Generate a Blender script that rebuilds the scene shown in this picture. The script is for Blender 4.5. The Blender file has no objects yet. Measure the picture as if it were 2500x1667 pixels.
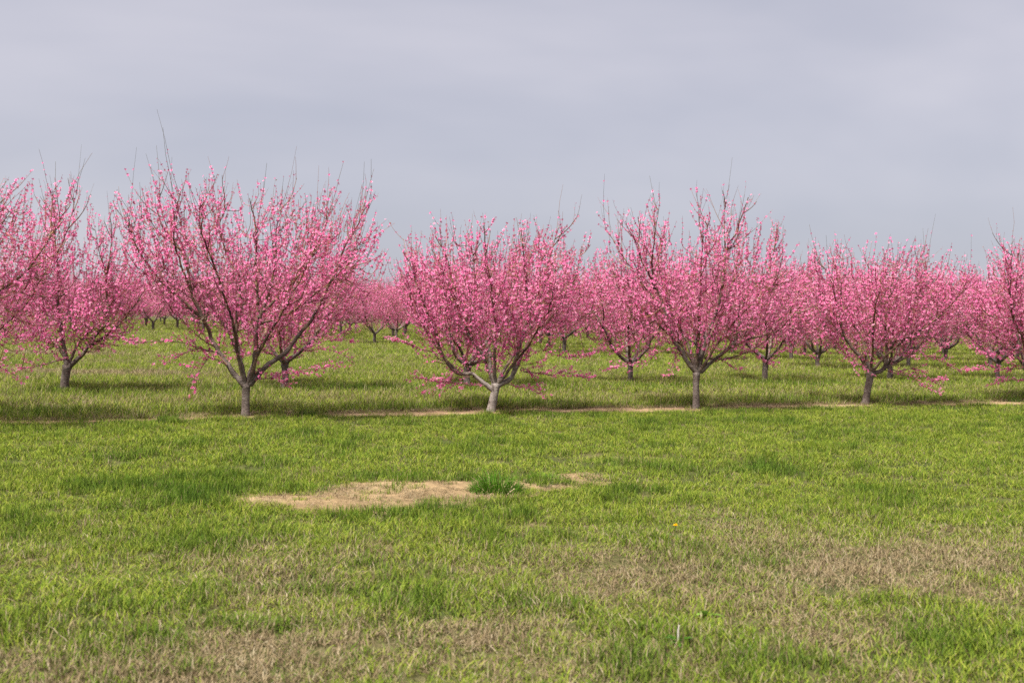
import bpy, math, random
import numpy as np
from mathutils import Matrix, Vector, Euler

# ------------------------------------------------------------------ scene, camera, sky, sun
S = bpy.context.scene
COL = S.collection
R = math.radians

cam_d = bpy.data.cameras.new('camera')
cam = bpy.data.objects.new('camera', cam_d)
COL.objects.link(cam)
S.camera = cam
CAM_H = 1.934
cam_d.sensor_width = 36.0
cam_d.lens = 40.32
cam_d.clip_start = 0.1
cam_d.clip_end = 6000.0
rot = Euler((R(90 - 1.53), 0, 0)).to_matrix() @ Matrix.Rotation(R(1.22), 3, 'Z')
cam.matrix_world = Matrix.Translation((0, 0, CAM_H)) @ rot.to_4x4()
cam_d.dof.use_dof = True
cam_d.dof.focus_distance = 20.5
cam_d.dof.aperture_fstop = 2.8

SUN_DIR = Vector((-0.30, -0.40, 0.87)).normalized()      # towards the sun: high, behind the camera, a little left
W = bpy.data.worlds.new('World')
S.world = W
W.use_nodes = True
wn, wl = W.node_tree.nodes, W.node_tree.links
wn.clear()
w_out = wn.new('ShaderNodeOutputWorld')
w_bg = wn.new('ShaderNodeBackground')
w_sky = wn.new('ShaderNodeTexSky')
w_sky.sky_type = 'NISHITA'
w_sky.sun_disc = False
w_sky.sun_elevation = math.asin(SUN_DIR.z)
w_sky.sun_rotation = math.atan2(SUN_DIR.x, SUN_DIR.y) % (2 * math.pi)
w_tc = wn.new('ShaderNodeTexCoord')
w_map = wn.new('ShaderNodeMapping')
w_map.inputs['Scale'].default_value = (1.0, 1.0, 2.1)
w_map.inputs['Location'].default_value = (1.229, 2.418, 2.952)
w_map.inputs['Rotation'].default_value = (0, R(12), 0)
wl.new(w_tc.outputs['Generated'], w_map.inputs['Vector'])
w_n1 = wn.new('ShaderNodeTexNoise')
w_n1.inputs['Scale'].default_value = 0.95
w_n1.inputs['Detail'].default_value = 5.0
w_n1.inputs['Roughness'].default_value = 0.50
w_n1.inputs['Distortion'].default_value = 0.35
wl.new(w_map.outputs['Vector'], w_n1.inputs['Vector'])
w_ramp = wn.new('ShaderNodeValToRGB')
w_ramp.color_ramp.interpolation = 'EASE'
w_ramp.color_ramp.elements[0].position = 0.34
w_ramp.color_ramp.elements[0].color = (1.90, 1.92, 2.28, 1)
w_ramp.color_ramp.elements[1].position = 0.66
w_ramp.color_ramp.elements[1].color = (2.98, 2.83, 3.07, 1)
wl.new(w_n1.outputs['Fac'], w_ramp.inputs['Fac'])
w_mix = wn.new('ShaderNodeMix')
w_mix.data_type = 'RGBA'
w_mix.inputs['Factor'].default_value = 0.92             # a closed, thin cloud deck over the clear sky
wl.new(w_sky.outputs['Color'], w_mix.inputs['A'])
wl.new(w_ramp.outputs['Color'], w_mix.inputs['B'])
wl.new(w_mix.outputs['Result'], w_bg.inputs['Color'])
w_bg.inputs['Strength'].default_value = 0.1
wl.new(w_bg.outputs['Background'], w_out.inputs['Surface'])

sun_d = bpy.data.lights.new('sun', 'SUN')
sun_d.energy = 5.0
sun_d.angle = R(9)
sun_d.color = (1.0, 0.95, 0.87)
sun = bpy.data.objects.new('sun', sun_d)
COL.objects.link(sun)
sun.location = (-20, -30, 60)
sun.rotation_euler = SUN_DIR.to_track_quat('Z', 'Y').to_euler()

S.view_settings.view_transform = 'Standard'
S.view_settings.look = 'None'
S.view_settings.exposure = 1.25
S.view_settings.gamma = 1.0
S.view_settings.use_curve_mapping = False
S.render.engine = 'CYCLES'
cy = S.cycles
cy.max_bounces = 5
cy.diffuse_bounces = 3
cy.glossy_bounces = 2
cy.transmission_bounces = 4
cy.transparent_max_bounces = 4
cy.caustics_reflective = False
cy.caustics_refractive = False
cy.use_denoising = False
cy.sample_clamp_indirect = 3.0
cy.sample_clamp_direct = 6.0
S.render.filter_size = 1.05

rng = np.random.default_rng(11)
random.seed(5)

# ------------------------------------------------------------------ helpers
def tag(o, label=None, cat=None, group=None, kind=None):
    if label: o['label'] = label
    if cat: o['category'] = cat
    if group: o['group'] = group
    if kind: o['kind'] = kind
    return o

def mesh_np(name, verts, quads=None, tris=None, mats=(), smooth=False, cols=None):
    """one mesh from numpy arrays; cols is an (n,3) per-vertex colour"""
    me = bpy.data.meshes.new(name)
    verts = np.asarray(verts, np.float32)
    q = np.zeros((0, 4), np.int32) if quads is None else np.asarray(quads, np.int32)
    t = np.zeros((0, 3), np.int32) if tris is None else np.asarray(tris, np.int32)
    me.vertices.add(len(verts))
    me.vertices.foreach_set('co', verts.ravel())
    nl = q.size + t.size
    me.loops.add(nl)
    me.loops.foreach_set('vertex_index', np.concatenate([q.ravel(), t.ravel()]))
    npoly = len(q) + len(t)
    me.polygons.add(npoly)
    starts = np.concatenate([np.arange(len(q)) * 4, len(q) * 4 + np.arange(len(t)) * 3]).astype(np.int32)
    me.polygons.foreach_set('loop_start', starts)
    me.update(calc_edges=True)
    me.polygons.foreach_set('use_smooth', np.full(npoly, smooth))
    if cols is not None:
        a = me.attributes.new('tone', 'FLOAT_COLOR', 'POINT')
        c4 = np.ones((len(verts), 4), np.float32)
        c4[:, :3] = cols
        a.data.foreach_set('color', c4.ravel())
    for m in mats:
        me.materials.append(m)
    return me

def obj(name, me, parent=None, loc=(0, 0, 0)):
    o = bpy.data.objects.new(name, me)
    COL.objects.link(o)
    o.location = loc
    if parent is not None:
        o.parent = parent
    return o

def norm(v):
    return v / np.maximum(np.linalg.norm(v, axis=-1, keepdims=True), 1e-9)

def tubes(P, rad, sides):
    """batch of tubes: P (n,k,3) centre lines, rad (n,k); returns verts, quads"""
    n, k, _ = P.shape
    T = np.empty_like(P)
    T[:, 1:-1] = P[:, 2:] - P[:, :-2]
    T[:, 0] = P[:, 1] - P[:, 0]
    T[:, -1] = P[:, -1] - P[:, -2]
    T = norm(T)
    ref = np.where(np.abs(T[:, :1, 2:3]) > 0.85, np.array([[[1., 0, 0]]]), np.array([[[0, 0, 1.]]]))
    ref = np.repeat(ref, k, 1)
    U = norm(np.cross(T, ref))
    V = np.cross(T, U)
    a = np.arange(sides) * 2 * np.pi / sides
    ring = U[:, :, None] * np.cos(a)[None, None, :, None] + V[:, :, None] * np.sin(a)[None, None, :, None]
    rr = rad if rad.ndim == 3 else rad[:, :, None]
    X = P[:, :, None] + ring * rr[..., None]
    idx = np.arange(n * k * sides).reshape(n, k, sides)
    a0 = idx[:, :-1]; a1 = idx[:, 1:]
    q = np.stack([a0, np.roll(a0, -1, 2), np.roll(a1, -1, 2), a1], -1).reshape(-1, 4)
    return X.reshape(-1, 3), q

def resample(poly, step):
    """Catmull-Rom through the points, about one point every step metres"""
    p = np.asarray(poly, float)
    e = np.vstack([2 * p[0] - p[1], p, 2 * p[-1] - p[-2]])
    out = []
    for i in range(len(p) - 1):
        p0, p1, p2, p3 = e[i:i + 4]
        m = max(2, int(np.linalg.norm(p2 - p1) / step))
        t = np.arange(m)[:, None] / m
        out.append(.5 * (2 * p1 + (p2 - p0) * t + (2 * p0 - 5 * p1 + 4 * p2 - p3) * t ** 2 + (3 * p1 - p0 - 3 * p2 + p3) * t ** 3))
    out.append(p[-1:])
    return np.vstack(out)

# ------------------------------------------------------------------ materials
def mat(name):
    m = bpy.data.materials.new(name)
    m.use_nodes = True
    m.node_tree.nodes.clear()
    return m, m.node_tree.nodes, m.node_tree.links

def ramp(n, pos, fac=None, l=None):
    r = n.new('ShaderNodeValToRGB')
    el = r.color_ramp.elements
    while len(el) < len(pos): el.new(0.5)
    for e, (p, c) in zip(el, pos):
        e.position = p
        e.color = (*c, 1)
    if fac is not None: l.new(fac, r.inputs['Fac'])
    return r.outputs['Color']

def noise(n, l, vec, scale, detail=4, rough=.5, dist=0):
    t = n.new('ShaderNodeTexNoise')
    t.inputs['Scale'].default_value = scale
    t.inputs['Detail'].default_value = detail
    t.inputs['Roughness'].default_value = rough
    t.inputs['Distortion'].default_value = dist
    if vec is not None: l.new(vec, t.inputs['Vector'])
    return t.outputs['Fac']

def mixc(n, l, fac, a, b, mode='MIX'):
    m = n.new('ShaderNodeMix')
    m.data_type = 'RGBA'
    m.blend_type = mode
    for k, v in (('Factor', fac), ('A', a), ('B', b)):
        s = m.inputs[k]
        if isinstance(v, (int, float)): s.default_value = v
        elif isinstance(v, tuple): s.default_value = (*v, 1)
        else: l.new(v, s)
    return m.outputs['Result']

def thin_leaf(name, trans, rough, build):
    """a sheet that reflects and lets some light through"""
    m, n, l = mat(name)
    o = n.new('ShaderNodeOutputMaterial')
    c = build(n, l)
    d = n.new('ShaderNodeBsdfPrincipled')
    d.inputs['Roughness'].default_value = rough
    d.inputs['Specular IOR Level'].default_value = 0.04
    t = n.new('ShaderNodeBsdfTranslucent')
    mx = n.new('ShaderNodeMixShader')
    mx.inputs[0].default_value = trans
    l.new(c, d.inputs['Base Color']); l.new(c, t.inputs['Color'])
    l.new(d.outputs[0], mx.inputs[1]); l.new(t.outputs[0], mx.inputs[2])
    l.new(mx.outputs[0], o.inputs['Surface'])
    return m

def tone(n, l):
    a = n.new('ShaderNodeAttribute'); a.attribute_name = 'tone'
    return a.outputs['Color']

M_PETAL = thin_leaf('petal', .46, .7, tone)
M_LEAF = thin_leaf('young_leaf', .35, .45, tone)

def grass_col(n, l):
    a = n.new('ShaderNodeAttribute'); a.attribute_name = 'tone'
    i = n.new('ShaderNodeAttribute'); i.attribute_name = 'dry'; i.attribute_type = 'INSTANCER'
    i2 = n.new('ShaderNodeAttribute'); i2.attribute_name = 'lush'; i2.attribute_type = 'INSTANCER'
    sep = n.new('ShaderNodeSeparateColor'); l.new(a.outputs['Color'], sep.inputs[0])
    # tone: R = random per blade, G = height along the blade
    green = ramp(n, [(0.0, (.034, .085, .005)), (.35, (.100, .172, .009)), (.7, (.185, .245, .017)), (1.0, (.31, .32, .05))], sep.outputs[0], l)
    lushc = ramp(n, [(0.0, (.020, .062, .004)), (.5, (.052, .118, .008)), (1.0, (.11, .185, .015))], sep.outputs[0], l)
    straw = ramp(n, [(0.0, (.125, .088, .054)), (.4, (.21, .152, .088)), (.75, (.28, .215, .125)), (1.0, (.36, .30, .21))], sep.outputs[0], l)
    c = mixc(n, l, i2.outputs['Fac'], green, lushc)
    # a blade is straw when its own random number falls below the dryness of the place
    less = n.new('ShaderNodeMath'); less.operation = 'LESS_THAN'
    l.new(sep.outputs[2], less.inputs[0]); l.new(i.outputs['Fac'], less.inputs[1])
    c = mixc(n, l, less.outputs[0], c, straw)
    # pale base of the blade, as grass has
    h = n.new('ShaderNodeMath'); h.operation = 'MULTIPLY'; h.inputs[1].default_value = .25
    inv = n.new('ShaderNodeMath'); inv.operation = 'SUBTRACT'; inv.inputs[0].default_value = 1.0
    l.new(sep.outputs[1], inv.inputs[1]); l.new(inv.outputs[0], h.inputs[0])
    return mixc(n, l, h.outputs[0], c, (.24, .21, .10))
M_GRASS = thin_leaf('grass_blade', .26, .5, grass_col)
M_WEED = thin_leaf('weed_leaf', .3, .4, tone)

def bark():
    m, n, l = mat('bark')
    o = n.new('ShaderNodeOutputMaterial')
    b = n.new('ShaderNodeBsdfPrincipled')
    b.inputs['Roughness'].default_value = .75
    b.inputs['Specular IOR Level'].default_value = .3
    tc = n.new('ShaderNodeTexCoord')
    mp = n.new('ShaderNodeMapping'); mp.inputs['Scale'].default_value = (1, 1, 3.5)
    l.new(tc.outputs['Object'], mp.inputs['Vector'])
    oi = n.new('ShaderNodeObjectInfo')
    band = noise(n, l, mp.outputs['Vector'], 14, 5, .6, .6)
    blot = noise(n, l, tc.outputs['Object'], 6.5, 4, .6, .8)
    fine = noise(n, l, tc.outputs['Object'], 60, 4, .7)
    old = ramp(n, [(.28, (.045, .034, .029)), (.5, (.125, .097, .083)), (.72, (.24, .205, .18))], band, l)
    a = n.new('ShaderNodeAttribute'); a.attribute_name = 'tone'
    sep = n.new('ShaderNodeSeparateColor'); l.new(a.outputs['Color'], sep.inputs[0])
    ad = n.new('ShaderNodeMath'); ad.operation = 'ADD'; l.new(blot, ad.inputs[0]); l.new(sep.outputs[1], ad.inputs[1])
    pale = ramp(n, [(.52, (0, 0, 0)), (.68, (1, 1, 1))], ad.outputs[0], l)
    old = mixc(n, l, pale, old, (.27, .235, .21))
    young = ramp(n, [(.36, (.026, .013, .008)), (.50, (.11, .058, .030)), (.66, (.36, .225, .12))], blot, l)  # young bark; sunlit tan and shaded near-black sides painted in as blotches
    c = mixc(n, l, sep.outputs[0], old, young)
    c = mixc(n, l, .45, c, ramp(n, [(.3, (.55, .55, .55)), (.7, (1.35, 1.3, 1.25))], fine, l), 'MULTIPLY')
    l.new(c, b.inputs['Base Color'])
    bp = n.new('ShaderNodeBump'); bp.inputs['Strength'].default_value = .9; bp.inputs['Distance'].default_value = .012
    l.new(band, bp.inputs['Height']); l.new(bp.outputs[0], b.inputs['Normal'])
    l.new(b.outputs[0], o.inputs['Surface'])
    return m
M_BARK = bark()

def twig():
    m, n, l = mat('twig')
    o = n.new('ShaderNodeOutputMaterial')
    b = n.new('ShaderNodeBsdfPrincipled')
    b.inputs['Roughness'].default_value = .5
    l.new(tone(n, l), b.inputs['Base Color'])
    l.new(b.outputs[0], o.inputs['Surface'])
    return m
M_TWIG = twig()

def soil(name, stops, scale=3.0, bump=.03):
    m, n, l = mat(name)
    o = n.new('ShaderNodeOutputMaterial')
    b = n.new('ShaderNodeBsdfPrincipled')
    b.inputs['Roughness'].default_value = .95
    b.inputs['Specular IOR Level'].default_value = .1
    g = n.new('ShaderNodeNewGeometry')
    big = noise(n, l, g.outputs['Position'], scale * .25, 4, .6)
    mid = noise(n, l, g.outputs['Position'], scale * 3, 6, .65)
    fine = noise(n, l, g.outputs['Position'], scale * 25, 5, .7)
    c = ramp(n, stops, big, l)
    c = mixc(n, l, .6, c, ramp(n, [(.3, (.5, .47, .45)), (.7, (1.45, 1.4, 1.35))], mid, l), 'MULTIPLY')
    c = mixc(n, l, .6, c, ramp(n, [(.3, (.55, .55, .55)), (.7, (1.4, 1.4, 1.4))], fine, l), 'MULTIPLY')
    l.new(c, b.inputs['Base Color'])
    bp = n.new('ShaderNodeBump'); bp.inputs['Strength'].default_value = .8; bp.inputs['Distance'].default_value = bump
    l.new(mid, bp.inputs['Height']); l.new(bp.outputs[0], b.inputs['Normal'])
    l.new(b.outputs[0], o.inputs['Surface'])
    return m
M_GROUND = soil('turf_ground', [(.3, (.035, .05, .012)), (.5, (.06, .062, .022)), (.7, (.12, .095, .05))])
M_STRIP = soil('tan_soil', [(.3, (.165, .11, .065)), (.55, (.25, .175, .105)), (.75, (.33, .25, .16))])
M_PATCH = soil('straw_soil', [(.3, (.15, .105, .056)), (.55, (.235, .168, .092)), (.75, (.31, .235, .135))], 4.0, .05)

# ------------------------------------------------------------------ ground
ROW = np.array([4.2, 1.93]); ROWL = np.linalg.norm(ROW); RD = ROW / ROWL; RN = np.array([-RD[1], RD[0]])
A0 = np.array([-4.58, 19.76])                       # first big tree of the front row

def vnoise(x, y, s, seed=0):
    """smooth value noise 0..1"""
    x = np.asarray(x) * s + seed * 17.3; y = np.asarray(y) * s - seed * 9.1
    xi = np.floor(x).astype(int); yi = np.floor(y).astype(int)
    fx = x - xi; fy = y - yi
    fx = fx * fx * (3 - 2 * fx); fy = fy * fy * (3 - 2 * fy)
    def h(i, j):
        v = np.sin(i * 127.1 + j * 311.7 + seed * 74.7) * 43758.5453
        return v - np.floor(v)
    return (h(xi, yi) * (1 - fx) + h(xi + 1, yi) * fx) * (1 - fy) + (h(xi, yi + 1) * (1 - fx) + h(xi + 1, yi + 1) * fx) * fy

def gz(x, y):
    r = np.hypot(x, y)
    fade = np.clip((70 - r) / 40, 0, 1)
    return fade * (.05 * (vnoise(x, y, .45, 1) - .5) + .025 * (vnoise(x, y, 1.6, 2) - .5))

def rowq(x, y):
    return (x - A0[0]) * RN[0] + (y - A0[1]) * RN[1]
def rows_(x, y):
    return (x - A0[0]) * RD[0] + (y - A0[1]) * RD[1]

t = np.linspace(-1, 1, 241)
gx = 12 * np.sinh(t * 6.2) / np.sinh(1.0) * .5
gy = gx
X, Y = np.meshgrid(gx, gy + 8, indexing='xy')
V = np.stack([X, Y, gz(X, Y)], -1).reshape(-1, 3)
n_ = len(gx)
i = np.arange(n_ * n_).reshape(n_, n_)
Q = np.stack([i[:-1, :-1], i[:-1, 1:], i[1:, 1:], i[1:, :-1]], -1).reshape(-1, 4)
ground = obj('ground', mesh_np('ground', V, Q, mats=[M_GROUND], smooth=True))
tag(ground, 'broad flat orchard floor under the grass', 'ground', kind='structure')

def strip_edges(s):
    """near and far edge of the bare strip along the front row, in metres across the row"""
    lo = -.42 + .30 * (vnoise(s, 0 * s, .5, 5) - .5) + .25 * (vnoise(s, 0 * s, 1.9, 6) - .5)
    hi = .34 + .40 * (vnoise(s, 0 * s, .45, 7) - .5) + .30 * (vnoise(s, 0 * s, 2.1, 8) - .5)
    lf = np.clip((6.0 - s) / 5.0, 0, 1)
    return lo * (1.25 - .70 * lf), hi * (1.1 - .25 * lf)
s_ = np.linspace(-13, 28, 206)
lo_, hi_ = strip_edges(s_)
vv = []
for k in range(5):
    w = lo_ + (hi_ - lo_) * k / 4
    x = A0[0] + s_ * RD[0] + w * RN[0]; y = A0[1] + s_ * RD[1] + w * RN[1]
    vv.append(np.stack([x, y, gz(x, y) + (.008 if k in (0, 4) else .016)], -1))
vv = np.stack(vv, 1).reshape(-1, 3)
i = np.arange(len(s_) * 5).reshape(-1, 5)
Q = np.stack([i[:-1, :-1], i[1:, :-1], i[1:, 1:], i[:-1, 1:]], -1).reshape(-1, 4)
strip = obj('bare_soil_strip', mesh_np('bare_soil_strip', vv, Q, mats=[M_STRIP], smooth=True))
tag(strip, 'narrow strip of bare tan soil along the front row of trees', 'soil strip', kind='structure')

PATCH = np.array([(-2.75, 11.31), (-2.36, 11.62), (-1.73, 12.13), (-1.46, 12.56), (-0.85, 12.65), (-0.37, 12.85), (0.17, 12.86),
                  (1.02, 13.66), (1.10, 13.10), (0.50, 12.50), (0.24, 12.14), (-0.25, 11.63), (-0.49, 11.21), (-1.02, 10.9), (-1.69, 10.71), (-2.36, 10.81)])
def in_poly(x, y, poly):
    c = np.zeros(np.shape(x), bool)
    j = len(poly) - 1
    for k in range(len(poly)):
        xi, yi = poly[k]; xj, yj = poly[j]
        cond = ((yi > y) != (yj > y)) & (x < (xj - xi) * (y - yi) / (yj - yi + 1e-12) + xi)
        c ^= cond
        j = k
    return c
def grow(poly, d):
    c = poly.mean(0)
    out = []
    for a, b, e in zip(np.roll(poly, 1, 0), poly, np.roll(poly, -1, 0)):
        tn = norm(e - a); out.append(b + np.array([-tn[1], tn[0]]) * d)
    return np.array(out)
gxp = np.arange(-3.3, 1.6, .03); gyp = np.arange(10.3, 14.0, .03)
X, Y = np.meshgrid(gxp, gyp)
# the outline runs clockwise seen from above, so a positive offset widens it
big = grow(PATCH, .16)
jx = .16 * (vnoise(X, Y, 3.1, 11) - .5); jy = .3 * (vnoise(X, Y, 3.3, 12) - .5)
inside = in_poly(X + jx, Y + jy, big) & ((X < .2) | (vnoise(X, Y, 4.0, 15) > .40))
V = np.stack([X, Y, gz(X, Y) + .008 + .030 * vnoise(X, Y, 7, 3) * vnoise(X, Y, 2.5, 4)], -1).reshape(-1, 3)
i = np.arange(X.size).reshape(X.shape)
ok = inside[:-1, :-1] & inside[1:, :-1] & inside[:-1, 1:] & inside[1:, 1:]
Q = np.stack([i[:-1, :-1], i[:-1, 1:], i[1:, 1:], i[1:, :-1]], -1)[ok]
used = np.unique(Q); re = -np.ones(X.size, int); re[used] = np.arange(len(used))
patch = obj('bare_patch', mesh_np('bare_patch', V[used], re[Q], mats=[M_PATCH], smooth=True))
tag(patch, 'bare straw coloured patch of ground in the near grass', 'bare patch', kind='structure')

# ------------------------------------------------------------------ grass
def blades(n, radius, hmin, hmax, width, lean, seed, droop=.35, segs=3, dome=0.0):
    """a tuft: each blade a bent, tapering strip; tone = (random, height, random)"""
    g = np.random.default_rng(seed)
    a = g.uniform(0, 2 * np.pi, n); r = radius * np.sqrt(g.uniform(0, 1, n))
    base = np.stack([r * np.cos(a), r * np.sin(a), np.full(n, -.012)], -1)
    h = g.uniform(hmin, hmax, n)
    h = h * (1 - dome * (r / radius) ** 2)
    az = g.uniform(0, 2 * np.pi, n)
    if dome: az = a + g.normal(0, .8, n)
    ln = np.abs(g.normal(0, lean, n)) + (dome * .5 * r / radius if dome else 0)
    side = np.stack([-np.sin(az), np.cos(az), np.zeros(n)], -1)
    tw = g.uniform(-1, 1, (n, 1))
    side = norm(side + tw * np.stack([np.cos(az), np.sin(az), np.zeros(n)], -1))
    V, C = [], []
    r0 = g.uniform(0, 1, n); r1 = g.uniform(0, 1, n)
    w = width * g.uniform(.6, 1.3, n)
    p = base.copy(); ang = ln * .6
    for k in range(segs + 1):
        f = k / segs
        ww = w * (1 - f ** 1.6) * (.7 + .6 * f * (1 - f) * 2)
        if k < segs:
            V += [p - side * ww[:, None] * .5, p + side * ww[:, None] * .5]
            C += [np.stack([r0, np.full(n, f), r1], -1)] * 2
        else:
            V += [p]
            C += [np.stack([r0, np.full(n, f), r1], -1)]
        d = np.stack([np.sin(ang) * np.cos(az), np.sin(ang) * np.sin(az), np.cos(ang)], -1)
        p = p + d * (h / segs)[:, None]
        ang = ang + (ln + droop * g.uniform(.2, 1.4, n)) / segs * 1.6
    m = 2 * segs + 1
    V = np.stack(V, 1).reshape(-1, 3); C = np.stack(C, 1).reshape(-1, 3)
    o = np.arange(n)[:, None] * m
    q = np.concatenate([o + np.array([[2 * k, 2 * k + 1, 2 * k + 3, 2 * k + 2]]) for k in range(segs - 1)])
    t = o + np.array([[2 * segs - 2, 2 * segs - 1, 2 * segs]])
    return V, q, t, C

def proto(name, **kw):
    V, q, t, C = blades(**kw)
    return bpy.data.objects.new(name, mesh_np(name, V, q, t, mats=[M_GRASS], cols=C))

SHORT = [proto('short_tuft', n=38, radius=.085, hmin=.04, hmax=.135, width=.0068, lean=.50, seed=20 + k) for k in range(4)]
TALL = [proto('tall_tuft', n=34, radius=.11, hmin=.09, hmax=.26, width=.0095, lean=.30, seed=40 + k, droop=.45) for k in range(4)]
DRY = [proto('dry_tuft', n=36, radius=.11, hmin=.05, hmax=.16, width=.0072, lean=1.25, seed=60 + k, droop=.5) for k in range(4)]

def scatter_modifier(o, protos):
    ng = bpy.data.node_groups.new(o.name + '_scatter', 'GeometryNodeTree')
    ng.interface.new_socket('Geometry', in_out='INPUT', socket_type='NodeSocketGeometry')
    ng.interface.new_socket('Geometry', in_out='OUTPUT', socket_type='NodeSocketGeometry')
    n, l = ng.nodes, ng.links
    gi = n.new('NodeGroupInput'); go = n.new('NodeGroupOutput')
    ins = n.new('GeometryNodeInstanceOnPoints')
    g2i = n.new('GeometryNodeGeometryToInstance')
    for p in protos[::-1]:
        oi = n.new('GeometryNodeObjectInfo'); oi.inputs['Object'].default_value = p
        l.new(oi.outputs['Geometry'], g2i.inputs[0])
    m2p = n.new('GeometryNodeMeshToPoints')
    l.new(gi.outputs[0], m2p.inputs['Mesh'])
    l.new(m2p.outputs[0], ins.inputs['Points'])
    l.new(g2i.outputs[0], ins.inputs['Instance'])
    ins.inputs['Pick Instance'].default_value = True
    def at(nm, ty):
        a = n.new('GeometryNodeInputNamedAttribute'); a.data_type = ty; a.inputs['Name'].default_value = nm
        return a.outputs[0]
    l.new(at('pick', 'INT'), ins.inputs['Instance Index'])
    l.new(at('turn', 'FLOAT_VECTOR'), ins.inputs['Rotation'])
    l.new(at('size', 'FLOAT_VECTOR'), ins.inputs['Scale'])
    l.new(ins.outputs[0], go.inputs[0])
    md = o.modifiers.new('scatter', 'NODES'); md.node_group = ng

def scatter(name, label, cat, P, size, dry, lush, protos):
    """P (n,2) ground points; one stuff object that stands a tuft on each"""
    me = bpy.data.meshes.new(name)
    n = len(P)
    co = np.stack([P[:, 0], P[:, 1], gz(P[:, 0], P[:, 1])], -1).astype(np.float32)
    me.vertices.add(n); me.vertices.foreach_set('co', co.ravel())
    turn = np.stack([rng.normal(0, .08, n), rng.normal(0, .08, n), rng.uniform(0, 6.283, n)], -1).astype(np.float32)
    a = me.attributes.new('turn', 'FLOAT_VECTOR', 'POINT'); a.data.foreach_set('vector', turn.ravel())
    a = me.attributes.new('size', 'FLOAT_VECTOR', 'POINT'); a.data.foreach_set('vector', size.astype(np.float32).ravel())
    a = me.attributes.new('pick', 'INT', 'POINT'); a.data.foreach_set('value', rng.integers(0, len(protos), n).astype(np.int32))
    for nm, v in (('dry', dry), ('lush', lush)):
        a = me.attributes.new(nm, 'FLOAT', 'POINT'); a.data.foreach_set('value', np.asarray(v, np.float32))
    me.materials.append(M_GRASS)
    o = obj(name, me)
    tag(o, label, cat, kind='stuff')
    scatter_modifier(o, protos)
    return o

# dry and lush areas of the near grass: (x, y, rx, ry, amount)
DRYB = [(2.0, 8.6, 1.5, .8, .60), (-.3, 6.4, 1.3, .75, .55), (-1.7, 6.4, 1.1, .6, .30), (3.6, 9.3, 1.2, .7, .40), (.9, 7.8, .8, .6, .42), (.9, 6.2, .7, .35, .3),
        (1.4, 9.8, 1.8, .8, .22), (-.8, 8.3, 1.2, .6, .22), (3.2, 11.0, 1.6, 1.0, .15), (-2.6, 5.9, .8, .5, .25)]
LUSHB = [(-3.1, 8.9, 1.1, .7, .45), (2.9, 7.0, .8, .55, .55), (2.0, 6.4, .7, .5, .45), (2.3, 14.2, 1.6, .5, .55), (-4.0, 10.4, 1.4, .9, .35),
         (-3.2, 11.9, 1.8, .6, .40), (.9, 12.4, .9, .35, .45), (-.8, 10.5, 1.8, .3, .40), (-1.6, 13.1, 1.5, .35, .35), (3.4, 6.6, .6, .6, .5), (-4.6, 17.0, 5, .9, .25), (4, 20.6, 5, .9, .3)]
def blobs(x, y, L):
    v = np.zeros_like(x)
    for (a, b, rx, ry, k) in L:
        d = ((x - a) / rx) ** 2 + ((y - b) / ry) ** 2
        v += k * np.exp(-d)
    return v

def sample(y0, y1, dens, grain=1):
    """random ground points in the view and a margin around it, between two distances"""
    half = .4465 * 1.22
    area = half * (y1 ** 2 - y0 ** 2)
    n = int(area * dens)
    y = np.sqrt(rng.uniform(y0 ** 2, y1 ** 2, n))
    x = rng.uniform(-1, 1, n) * half * y
    return x, y

def lawn():
    P, Z, D, L = [], [], [], []
    for (y0, y1, dens, sc) in ((4.2, 8, 150, 1.2), (8, 13, 140, 1.08), (13, 24, 75, 1.25), (24, 33, 30, 1.6)):
        x, y = sample(y0, y1, dens)
        q = rowq(x, y); s = rows_(x, y)
        lo, hi = strip_edges(s)
        keep = (q < lo + .06) | ((q < hi) & (rng.uniform(0, 1, len(x)) < .10 + .12 * (s < 4)))
        inp = in_poly(x + .16 * (vnoise(x, y, 3.1, 11) - .5), y + .3 * (vnoise(x, y, 3.3, 12) - .5), PATCH) & ((x < .2) | (vnoise(x, y, 4.0, 15) > .45))
        keep &= ~(inp & (rng.uniform(0, 1, len(x)) > .03 + .30 * (vnoise(x, y, 4.5, 14) > .74)))
        dn = vnoise(x, y, .9, 21) * .5 + vnoise(x, y, 2.4, 22) * .3 + vnoise(x, y, .3, 23) * .2
        near = np.clip((13 - y) / 7, 0, 1)
        dry = .10 + .30 * np.clip(dn - .40, 0, 1) * (1 + near) + .06 * near + .34 * np.clip((dn - .50) * 5, 0, 1) * near + .75 * blobs(x, y, DRYB)
        lush = np.clip(blobs(x, y, LUSHB) + 1.3 * (vnoise(x, y, 1.1, 31) - .55) + 1.3 * (vnoise(x, y, 3.4, 32) - .55), 0, 1)
        dry = np.clip(dry * (1 - .75 * np.clip(lush, 0, 1)), .03, .95)
        keep &= rng.uniform(0, 1, len(x)) > .55 * np.clip(dry - .35, 0, 1)
        h = (.62 + .75 * lush + .55 * (vnoise(x, y, 2.6, 33) - .5)) * (1 - .35 * dry) * rng.uniform(.8, 1.25, len(x))
        edge = np.clip(1 - np.abs(q - lo) / .8, 0, 1)
        h *= 1 + .1 * edge
        lush = np.clip(lush + .25 * edge, 0, 1)
        P.append(np.stack([x, y], -1)[keep])
        Z.append(np.stack([np.full(len(x), sc), np.full(len(x), sc), h * (1 + (sc - 1) * .35)], -1)[keep])
        D.append(dry[keep]); L.append(lush[keep])
    scatter('lawn_grass', 'short mown green grass in the foreground before the front row', 'grass', np.vstack(P), np.vstack(Z), np.concatenate(D), np.concatenate(L), SHORT)

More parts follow.
